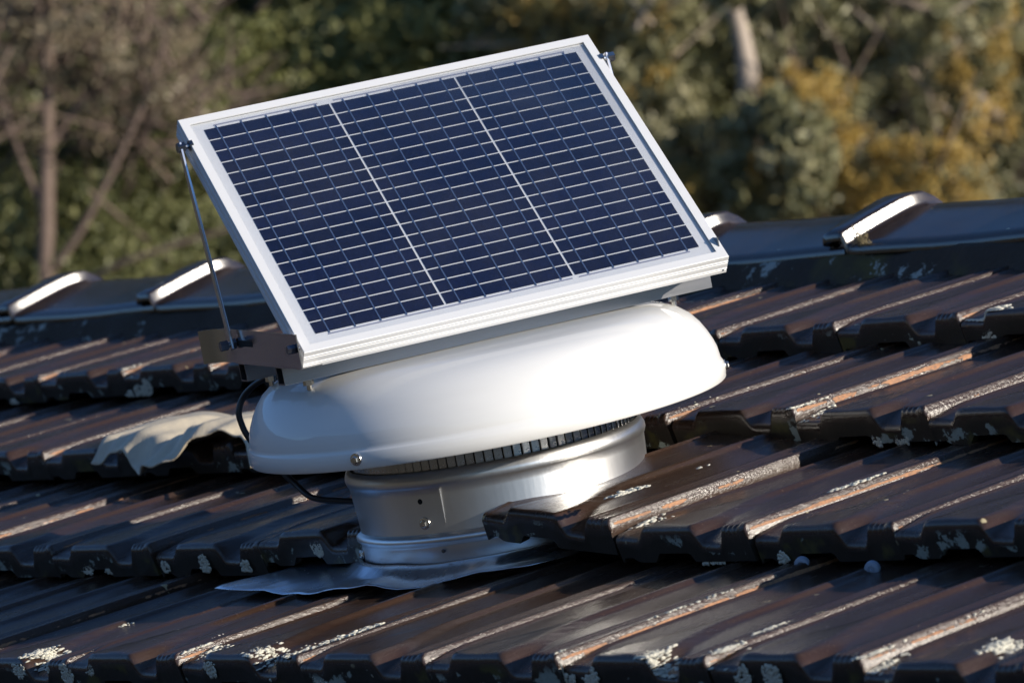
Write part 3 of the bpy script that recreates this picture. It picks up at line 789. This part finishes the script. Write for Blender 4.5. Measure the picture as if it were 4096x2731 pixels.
# ================================================================ SMALL THINGS ON THE ROOF
# crumpled lead sheet lying over the edge of a course
def tile_surface(x, y):
    ci = math.floor(y / TG) + 1
    ci = max(-1, min(4, ci)); sh = COURSE_SHIFT[ci]
    u = x / TW - sh; j = math.floor(u) + 1; fx = u - (j - 1); t_ = (y - (ci - 1) * TG) / TG
    return tile_top(min(0.97, max(0.02, fx)), t_) - TH * t_ + LIFT.get((ci, j), 0)
vs, fs = [], []
nu, nv = 70, 40
for i in range(nu):
    s_ = i / (nu - 1)
    x = -0.61 + 0.345 * s_
    for j in range(nv):
        q_ = j / (nv - 1)
        yb0 = 0.84 - 0.03 * s_ + 0.012 * math.sin(7 * s_)
        yf = 0.655 + 0.035 * math.sin(9.5 * s_ + 0.6) * (0.4 + 0.6 * s_) + 0.020 * s_
        y = yb0 + (yf - yb0) * q_
        zs = 0.004 - TH * max(0.0, (y - 0.697)) / TG + 0.004 * math.sin(24 * s_ + 3 * q_) * (1 - abs(2 * q_ - 1)) + 0.006 * math.sin(11 * s_ + 1.2)
        dr = max(0.0, 0.700 - y)
        zs -= 0.020 * sstep(0.0, 0.055, dr) + 0.010 * sstep(0.0, 0.03, dr) * (0.5 + 0.5 * math.sin(26 * s_ + 0.4))
        zs += 0.010 * sstep(0.30, 0.46, s_) * (1 - sstep(0.5, 0.7, s_)) * sstep(0.5, 1.0, q_) + 0.004
        zs += 0.0025 * math.sin(60 * s_ + 9 * q_) * q_
        zs += 0.008 * (1 + math.cos(14.5 * s_ - 4.2 + 0.9 * q_)) * sstep(0.0, 0.35, q_) * (1 - 0.5 * sstep(0.7, 1, q_))
        vs.append(ROOF @ Vector((x, y, zs)))
for i in range(nu - 1):
    for j in range(nv - 1):
        fs.append((i * nv + j, i * nv + j + 1, (i + 1) * nv + j + 1, (i + 1) * nv + j))
lead = obj('lead_sheet', new_mesh('lead_sheet', vs, fs, 179), M_LEAD)
md = lead.modifiers.new('thickness', 'SOLIDIFY'); md.thickness = 0.0022; md.offset = 0
tag(lead, 'crumpled cream lead flashing sheet draped over tile edge left of dome', 'flashing')

# two capped screws under the tile edge
def capped_screw(x, z, label):
    mb = MB(); r_ = 0.0078
    mb.lathe([(0.0001, -0.004), (r_ * 0.55, -0.004), (r_ * 0.6, 0.0), (r_, 0.001), (r_, 0.005), (r_ * 0.92, 0.0068), (r_ * 0.5, 0.0078), (r_ * 0.42, 0.0068), (r_ * 0.15, 0.0068), (r_ * 0.13, 0.0105), (0.0001, 0.0108)], 24)
    mw = ROOF @ Matrix.Translation((x, 0.3445 if z > -0.04 else 0.337, z)) @ Matrix.Rotation(R(-62), 4, 'Z') @ Matrix.Rotation(R(90), 4, 'Y')
    o = mb.build('capped_screw', M_SCREW, None, mw, smooth=40)
    tag(o, label, 'screw', 'grey-blue capped screws under the tile edge')
capped_screw(1.014, -0.0385, 'round grey-blue capped screw under tile edge, the higher one nearer the ventilator')
capped_screw(1.120, -0.0415, 'round grey-blue capped screw under tile edge, the lower one farther from ventilator')

# cobweb and dry nest at a ridge joint
rnd = random.Random(21)
mb = MB()
a0 = Vector((0.105, 1.392, 0.002)); a1 = Vector((-0.02, 1.392, -0.047))
for i in range(16):
    s_ = a0 + Vector((rnd.uniform(-.012, .012), rnd.uniform(-.004, .006), rnd.uniform(-.014, .006))); e_ = a1 + Vector((rnd.uniform(-.006, .035), rnd.uniform(-.004, .004), rnd.uniform(-.004, .012)))
    pts = [s_ + (e_ - s_) * (k / 8) + Vector((0, 0, -0.012 * rnd.uniform(0, 1) * math.sin(math.pi * k / 8))) + Vector((rnd.uniform(-.0015, .0015), 0, rnd.uniform(-.0015, .0015))) for k in range(9)]
    mb.tube([ROOF @ p_ for p_ in pts], 0.00028, 4, False)
for i in range(30):
    c_ = a0 + (a1 - a0) * rnd.uniform(0.1, 0.7) + Vector((0, 0, rnd.uniform(-.012, .004)))
    pts = [c_ + Vector((rnd.uniform(-.008, .008), rnd.uniform(-.002, .002), rnd.uniform(-.008, .008))) for k in range(3)]
    mb.tube([ROOF @ p_ for p_ in pts], 0.0003, 4, False)
web = mb.build('cobweb', M_WEB)
tag(web, 'torn grey cobweb hanging from the ridge tile joint at right', 'cobweb')
mb = MB()
for i in range(70):
    c_ = Vector((0.116, 1.394, -0.004)) + Vector((rnd.gauss(0, .006), rnd.uniform(-.004, .004), rnd.gauss(0, .010)))
    d_ = Vector((rnd.uniform(-.006, .006), rnd.uniform(-.003, .003), rnd.uniform(-.010, .010)))
    mb.tube([ROOF @ (c_ - d_), ROOF @ (c_ + Vector((rnd.uniform(-.003, .003), -.001, rnd.uniform(-.003, .003)))), ROOF @ (c_ + d_)], 0.0006, 4, False)
nest = mb.build('nest', M_NEST)
tag(nest, 'small dry tuft of moss and fibres in the ridge joint above the cobweb', 'nest')
# lichen crusts, lumpy little cushions on the tile tops and front edges
SPOTS = [(1.057, 0.155), (0.739, 0.496), (0.099, 0.163), (0.281, 0.099), (0.377, 0.083), (1.31, 0.197), (1.314, 0.172), (1.274, 0.153), (1.31, 0.13), (1.287, 0.128), (1.31, 0.084), (1.434, 0.155), (1.024, 0.006), (1.306, 0.07), (1.317, 0.199), (0.336, 0.083)]
CLUMPS = [(0.741, 0.387), (1.434, 0.025), (1.232, 0.032), (0.121, 0.032), (0.416, 0.039), (0.531, 0.026), (0.648, 1.046), (-1.024, 1.063), (0.678, 0.726), (1.146, 0.01), (0.648, 1.046), (1.548, 0.067)]
ROSETTES = [(-0.223, 2, -0.0346), (-0.181, 2, -0.0417), (-0.127, 2, -0.0401), (-0.065, 2, -0.0336), (0.012, 2, -0.0307), (0.089, 2, -0.0369), (0.231, 2, -0.0117), (0.788, 3, -0.0339), (0.827, 3, -0.0352), (1.32, 2, -0.0199), (0.981, 2, -0.0386), (0.869, 2, -0.042), (0.112, 1, -0.0166), (0.163, 1, -0.0138), (0.2, 1, -0.0212), (0.244, 1, -0.0159), (0.463, 1, -0.0147), (0.56, 1, -0.0142), (0.644, 1, -0.0209), (0.732, 1, -0.0132), (0.9, 1, -0.0169), (0.943, 1, -0.0234), (1.029, 1, -0.0183), (1.061, 1, -0.0181), (1.274, 1, -0.0167), (1.314, 1, -0.0186), (1.488, 1, -0.0186), (1.461, 1, -0.0163), (-1.008, 4, -0.0369), (-0.988, 4, -0.028), (-1.032, 4, -0.0425), (0.642, 4, -0.0247), (0.643, 4, -0.0354), (0.638, 4, -0.0166), (-1.317, 4, -0.0449), (0.71, 3, -0.0117), (0.722, 3, -0.0171), (0.781, 2, -0.0095), (0.886, 2, -0.0351)]
STRIPS = [(0.448, 0.70, 0.91, 0.011, 210), (0.930, 0.478, 0.562, 0.009, 80), (0.594, 0.004, 0.135, 0.013, 150), (1.206, 0.085, 0.14, 0.006, 40), (1.02, 0.12, 0.24, 0.003, 18), (0.80, 0.15, 0.25, 0.003, 18)]
lump_v = []
for k in range(3):
    for j in range(6):
        a = 2 * math.pi * (j + 0.5 * (k % 2)) / 6; e_ = (0.0, 0.55, 1.1)[k]
        lump_v.append((math.cos(a) * math.cos(e_), math.sin(a) * math.cos(e_), math.sin(e_)))
lump_v.append((0, 0, 1.0))
lump_f = [f for k in range(2) for j in range(6) for f in ((k * 6 + j, k * 6 + (j + 1) % 6, (k + 1) * 6 + (j + (k % 2)) % 6 if False else (k + 1) * 6 + j), (k * 6 + (j + 1) % 6, (k + 1) * 6 + (j + 1) % 6, (k + 1) * 6 + j))] + [(12 + j, 12 + (j + 1) % 6, 18) for j in range(6)]
rnd = random.Random(99)
mb = MB()
def lump(p, nrm_front, r_, h_):
    r_ *= 1.15; h_ *= 0.55
    a_ = rnd.uniform(0, 6.28); c_, s2 = math.cos(a_), math.sin(a_)
    e1 = rnd.uniform(.7, 1.3); out = []
    for (x, y, z) in lump_v:
        k_ = rnd.uniform(.75, 1.2)
        x2, y2 = (x * c_ - y * s2) * e1 * k_, (x * s2 + y * c_) / e1 * k_
        v = Vector((x2 * r_, -z * h_ * k_, y2 * r_)) if nrm_front else Vector((x2 * r_, y2 * r_, z * h_ * k_))
        out.append(ROOF @ (p + v))
    mb.add(out, lump_f)
for (x, y0, y1, w_, n) in STRIPS:
    for i in range(int(n * 1.7)):
        yy = rnd.uniform(y0, y1); xx = x + rnd.gauss(0, w_ * 0.5) * (0.45 + 0.55 * math.sin(math.pi * (yy - y0) / (y1 - y0)))
        lump(Vector((xx, yy, tile_surface(xx, yy) - 0.0003)), False, rnd.uniform(.0014, .0034), rnd.uniform(.0010, .0026))
for (x, y) in SPOTS:
    for i in range(rnd.randint(5, 16)):
        xx, yy = x + rnd.gauss(0, .0035), y + rnd.gauss(0, .007)
        lump(Vector((xx, yy, tile_surface(xx, yy) - 0.0003)), False, rnd.uniform(.0010, .0026), rnd.uniform(.0008, .0020))
for (x, y) in CLUMPS:
    for i in range(150):
        xx, yy = x + rnd.gauss(0, .009), y + rnd.gauss(0, .012)
        ci = round(y / TG) + 1 if abs(y / TG - round(y / TG)) < .2 else None
        yl = (ci - 1) * TG + 0.006 if ci else yy
        yy = max(yy, yl)
        lump(Vector((xx, yy, tile_surface(xx, yy) - 0.0006)), False, rnd.uniform(.0018, .0040), rnd.uniform(.0012, .0035))
for (x, ci, z) in ROSETTES:
    sz = rnd.uniform(.75, 1.35)
    for i in range(int(80 * sz * sz)):
        a = rnd.uniform(0, 6.28); q_ = rnd.uniform(0, 1) ** .5 * .0085 * sz
        xx, zz = x + q_ * math.cos(a) * 1.05, z + q_ * math.sin(a) * 1.2
        if not (-0.040 < zz < tile_surface(xx, (ci - 1) * TG + 0.001) - 0.007): continue
        lump(Vector((xx, (ci - 1) * TG + 0.0016, zz)), True, rnd.uniform(.0010, .0022), rnd.uniform(.0010, .0024))
lich = mb.build('lichen', M_LICHEN, smooth=179)
tag(lich, 'pale grey green lichen crusts growing on the roof tiles', 'lichen', kind='stuff')

# ================================================================ TREES BEHIND
def leaves(name, blobs, seed, size, dens, material, parent, droop=0.5, aspect=0.38):
    rg = np.random.default_rng(seed)
    P = []; T = []
    for (c, rad, n) in blobs:
        n = int(n * dens * 3.2); ncl = max(6, n // 55)
        u = rg.normal(size=(ncl, 3)); u /= np.linalg.norm(u, axis=1)[:, None]
        rr = rg.uniform(0.25, 1.0, ncl) ** 0.5
        cc = u * rr[:, None] * np.array(rad) + np.array(c)
        k = rg.integers(0, ncl, n); ctint = rg.uniform(0, 1, ncl)
        P.append(cc[k] + rg.normal(size=(n, 3)) * np.array(rad) * 0.085)
        T.append(np.clip(ctint[k] * 0.6 + rg.uniform(0, 0.4, n), 0, 1))
    P = np.concatenate(P); T = np.concatenate(T); n = len(P)
    d = rg.normal(size=(n, 3)); d[:, 2] -= droop; d /= np.linalg.norm(d, axis=1)[:, None]
    w_ = np.cross(d, rg.normal(size=(n, 3))); w_ /= np.linalg.norm(w_, axis=1)[:, None]
    L = 0.55 * size * rg.uniform(0.6, 1.3, n)[:, None]; W_ = L * aspect
    V = np.empty((n, 4, 3)); V[:, 0] = P - d * L * .5; V[:, 1] = P + w_ * W_ * .5; V[:, 2] = P + d * L * .5; V[:, 3] = P - w_ * W_ * .5
    me = bpy.data.meshes.new(name)
    me.vertices.add(4 * n); me.vertices.foreach_set('co', V.reshape(-1))
    me.loops.add(4 * n); me.loops.foreach_set('vertex_index', np.arange(4 * n, dtype=np.int32))
    me.polygons.add(n); me.polygons.foreach_set('loop_start', np.arange(0, 4 * n, 4, dtype=np.int32))
    me.update(calc_edges=True)
    at = me.attributes.new('tint', 'FLOAT', 'POINT'); at.data.foreach_set('value', np.repeat(T, 4).astype(np.float32))
    me.materials.append(material)
    o = bpy.data.objects.new(name, me); COL.objects.link(o)
    if parent is not None: o.parent = parent
    return o
def tree(name, label, base, trunk, limbs, blobs, seed, size, dens, lm, bm, droop=0.5, aspect=0.38, twigs=0, group='trees on the hillside behind the roof', extra=None):
    """base: (l, d); trunk: list of (l, d, z, r); limbs: lists of the same; blobs: ((l, d, z), (r...), n)"""
    bp = site(base[0], base[1], 0); bp.z = ground_z(bp)
    root = empty(name, Matrix.Translation(bp)); tag(root, label, 'tree', group)
    loc = lambda l, d, z: site(l, d, z) - bp
    tb = Vector((0, 0, -0.3))
    pts = [tb] + [loc(*q[:3]) for q in trunk]
    mb = MB(); mb.tube(catmull(pts, 5), [trunk[0][3] * 1.35 + (trunk[-1][3] - trunk[0][3] * 1.35) * i / (5 * (len(pts) - 1)) for i in range(5 * (len(pts) - 1) + 1)], 9)
    tr_ = mb.build('trunk', bm, root, smooth=60)
    rn = random.Random(seed)
    for lb in limbs:
        ps = [loc(*q[:3]) for q in lb]; cps = catmull(ps, 5)
        rad = [lb[0][3] + (lb[-1][3] - lb[0][3]) * i / (len(cps) - 1) for i in range(len(cps))]
        MB().tube(cps, rad, 7).build('limb', bm, root, smooth=60)
    if twigs:
        mb = MB()
        for _ in range(twigs):
            c, rad, n = rn.choice(blobs)
            p0 = loc(*c) + Vector([rn.gauss(0, .45) * r_ for r_ in rad]); dd = Vector((rn.gauss(0, 1), rn.gauss(0, 1), rn.gauss(0.7, 0.8))).normalized()
            ln = rn.uniform(.35, .95); bend = Vector([rn.gauss(0, .12) for _ in range(3)])
            mb.tube([p0, p0 + dd * ln * .5 + bend * .5, p0 + dd * ln + bend], [rn.uniform(.008, .018), .008, .003], 4, False)
        o_ = mb.build('twigs', bm, root); o_['kind'] = 'stuff'
    bl_ = [(tuple(loc(*c)), rad, n) for (c, rad, n) in blobs]
    leaves('crown', bl_, seed, size, dens, lm, root, droop, aspect)
    for (lm2, bl2, sd2, sz2) in (extra or []):
        leaves('blossom', [(tuple(loc(*c)), rad, n) for (c, rad, n) in bl2], sd2, sz2, dens, lm2, root, droop, 0.6)
    return root

tree('bare_twiggy_tree', 'thin brown twiggy tree with few leaves, behind the far left of the roof', (-2.9, 30.4), [(-2.9, 30.4, 0, .07), (-2.86, 30.4, 2.2, .045), (-2.85, 30.4, 3.3, .035), (-2.80, 30.4, 4.8, .02)],
     [[(-2.86, 30.4, 2.2, .03), (-2.6, 30.3, 2.55, .022), (-2.25, 30.2, 3.25, .016), (-2.1, 30.2, 3.7, .01)], [(-2.86, 30.4, 2.6, .025), (-3.1, 30.4, 3.2, .016), (-3.2, 30.4, 4.0, .01)], [(-2.85, 30.4, 3.0, .025), (-2.5, 30.6, 3.6, .016), (-2.3, 30.6, 4.3, .01)], [(-2.86, 30.4, 2.0, .03), (-2.4, 30.0, 2.25, .02), (-1.6, 29.9, 2.5, .01)]],
     [((-2.7, 30.7, 3.8), (.85, .8, .50), 1500), ((-2.3, 30.8, 3.3), (.7, .6, .5), 500), ((-3.2, 30.6, 3.4), (.6, .6, .6), 500)], 11, .10, 1.0, M_LF_BROWN, M_BARK_BROWN, 0.2, 0.3, 320)
tree('light_green_shrubby_tree', 'light green bushy tree low behind the left ridge tiles', (-3.1, 31), [(-3.1, 31, 0, .09), (-3.1, 31, 1.5, .06)], [], [((-3.0, 31.2, 2.35), (.9, .8, .65), 6500), ((-1.9, 31.5, 2.2), (.8, .8, .65), 5000), ((-2.3, 31.8, 2.95), (.7, .5, .55), 3200), ((-3.35, 31.7, 2.9), (.5, .5, .5), 2200), ((-3.3, 32.8, 3.2), (.8, .7, .7), 3000), ((-2.5, 33.0, 3.6), (.9, .7, .8), 3600)], 12, .11, 1.0, M_LF_GREEN, M_BARK_BROWN, 0.3, 0.5)
tree('dark_green_tree', 'dense dark green tree directly behind the solar panel', (-.7, 33.5), [(-.7, 33.5, 0, .14), (-.7, 33.5, 2.5, .09), (-.6, 33.5, 4.5, .05)], [[(-.7, 33.5, 2.4, .06), (-1.3, 33.3, 3.2, .03)], [(-.7, 33.5, 2.8, .06), (0, 33.4, 3.6, .03)]],
     [((-1.35, 33.4, 3.55), (.75, .9, .7), 7500), ((-.45, 33.2, 3.75), (.8, .9, .7), 8000), ((-.8, 33.5, 2.4), (1.3, .9, .8), 8000), ((-.2, 33.6, 4.8), (1.3, 1, .7), 6000)], 13, .12, 1.0, M_LF_DEEP, M_BARK_BROWN, 0.3, 0.5)
tree('pale_trunked_gum', 'olive gum tree with a pale curved trunk, right of the solar panel', (1.5, 32.6), [(1.55, 32.6, 0, .12), (1.52, 32.3, 2.0, .07), (1.53, 31.6, 3.05, .048), (1.50, 31.35, 3.45, .046), (1.44, 31.3, 3.85, .038), (1.30, 31.6, 4.4, .03)],
     [[(1.5, 32.4, 2.6, .04), (.9, 32.3, 3.3, .025), (.6, 32.2, 4.2, .015)], [(1.48, 32, 3.2, .03), (2.0, 32.2, 3.9, .015)]],
     [((.75, 32.2, 3.75), (.6, .6, .6), 2600), ((1.0, 32.0, 3.0), (.6, .6, .55), 2400), ((1.9, 32.4, 3.9), (.6, .6, .5), 2200), ((1.8, 32.2, 2.6), (.7, .6, .5), 2600), ((.3, 32.6, 4.3), (.7, .7, .6), 2400)], 14, .17, 1.0, M_LF_OLIVE, M_BARK_PALE, 0.9, 0.28, 60,
     extra=[(M_LF_GOLD, [((.62, 31.9, 3.85), (.45, .4, .45), 800), ((.25, 32.0, 4.0), (.4, .4, .4), 500)], 31, .07), (M_LF_OLIVE, [((1.38, 30.9, 4.28), (.42, .3, .34), 1500), ((1.62, 30.9, 2.98), (.45, .3, .42), 1500)], 35, .15)])
tree('golden_wattle', 'golden flowering wattle behind the ridge on the right', (2.3, 31.4), [(2.3, 31.4, 0, .08), (2.2, 31.4, 1.6, .05), (2.1, 31.4, 2.6, .03)], [[(2.2, 31.4, 1.7, .03), (1.6, 31.3, 2.6, .015)], [(2.2, 31.4, 1.8, .03), (2.8, 31.3, 2.6, .015)]],
     [((1.55, 31.5, 2.75), (.55, .5, .5), 1800), ((2.6, 31.5, 2.65), (.6, .5, .5), 1800), ((2.0, 31.6, 3.2), (.5, .5, .4), 1200)], 15, .11, 1.0, M_LF_OLIVE, M_BARK_BROWN, 0.4, 0.4, 30,
     extra=[(M_LF_GOLD, [((1.35, 31.2, 2.72), (.50, .4, .34), 800), ((1.88, 31.2, 3.2), (.46, .4, .42), 950), ((2.55, 31.1, 2.72), (.62, .4, .42), 1150), ((2.2, 31.2, 2.95), (.4, .3, .3), 500), ((2.95, 31.3, 3.5), (.35, .3, .45), 600), ((1.5, 31.2, 2.2), (.7, .4, .4), 900)], 32, .065)])
tree('spreading_gum', 'olive gum with bare bent branches in the upper right corner', (3.6, 33), [(3.7, 33, 0, .13), (3.6, 33, 2.3, .08), (3.3, 32.6, 3.2, .034), (2.95, 32.1, 3.55, .026), (2.75, 32, 4.0, .020), (2.35, 32, 4.15, .014)],
     [[(3.25, 32.5, 3.3, .035), (2.85, 32.0, 3.35, .026), (2.45, 31.9, 3.8, .018), (2.2, 31.9, 4.05, .01)], [(3.5, 32.8, 3.0, .04), (3.0, 32.2, 2.95, .025), (2.75, 32, 3.15, .016)]],
     [((2.5, 32.6, 3.6), (.5, .5, .5), 1500), ((3.2, 32.6, 3.95), (.5, .5, .5), 1800), ((2.35, 32.4, 4.25), (.6, .6, .4), 1600), ((3.5, 32.4, 3.0), (.5, .5, .6), 1600), ((3.6, 33, 5), (1, 1, .8), 3000), ((2.75, 31.6, 3.75), (.6, .3, .5), 700)], 16, .16, 1.0, M_LF_OLIVE, M_BARK_GREY, 0.9, 0.28, 60,
     extra=[(M_LF_GOLD, [((3.15, 32.2, 3.85), (.2, .3, .3), 500)], 33, .07)])
rnd = random.Random(77)
back = [(-8.2, 'outermost left'), (-5.8, 'far left'), (-3.4, 'left'), (-1.2, 'middle'), (1.0, 'right'), (3.2, 'far right'), (5.6, 'outer right'), (8.0, 'outermost')]
back_labels = ['dark bushy tree at the left end of the rear row of trees', 'dark bushy tree second from the left end of the rear row', 'dark evergreen in rear row, behind the twiggy tree', 'dark evergreen in rear row, behind the tree over the panel', 'dark evergreen in rear row, behind the pale trunked gum', 'dark evergreen in rear row, behind the golden wattle', 'dark bushy tree second from the right end of the rear row', 'dark bushy tree at the right end of the rear row of trees']
for i, (l, nm) in enumerate(back):
    d = 36.5 + rnd.uniform(-.6, .6)
    tree('dark_evergreen', back_labels[i], (l, d), [(l, d, 0, .16), (l, d, 2.5, .13), (l + .1, d, 8, .09), (l, d, 16, .04)], [[(l, d, 2.2, .06), (l - .9, d, 3.4, .03)], [(l, d, 2.5, .06), (l + .9, d, 3.6, .03)]],
         [((l + rnd.uniform(-.3, .3), d, z), (1.45, 1.1, .95), 4300) for z in (1.3, 2.6, 3.9, 5.2)] + [((l + rnd.uniform(-.5, .5), d + .5, z), (1.9, 1.3, 1.4), 2300) for z in (7.0, 9.0, 11.0, 13.0, 15.0, 16.8)], 50 + i, .19, 1.0, M_LF_DARK, M_BARK_BROWN, 0.4, 0.5)
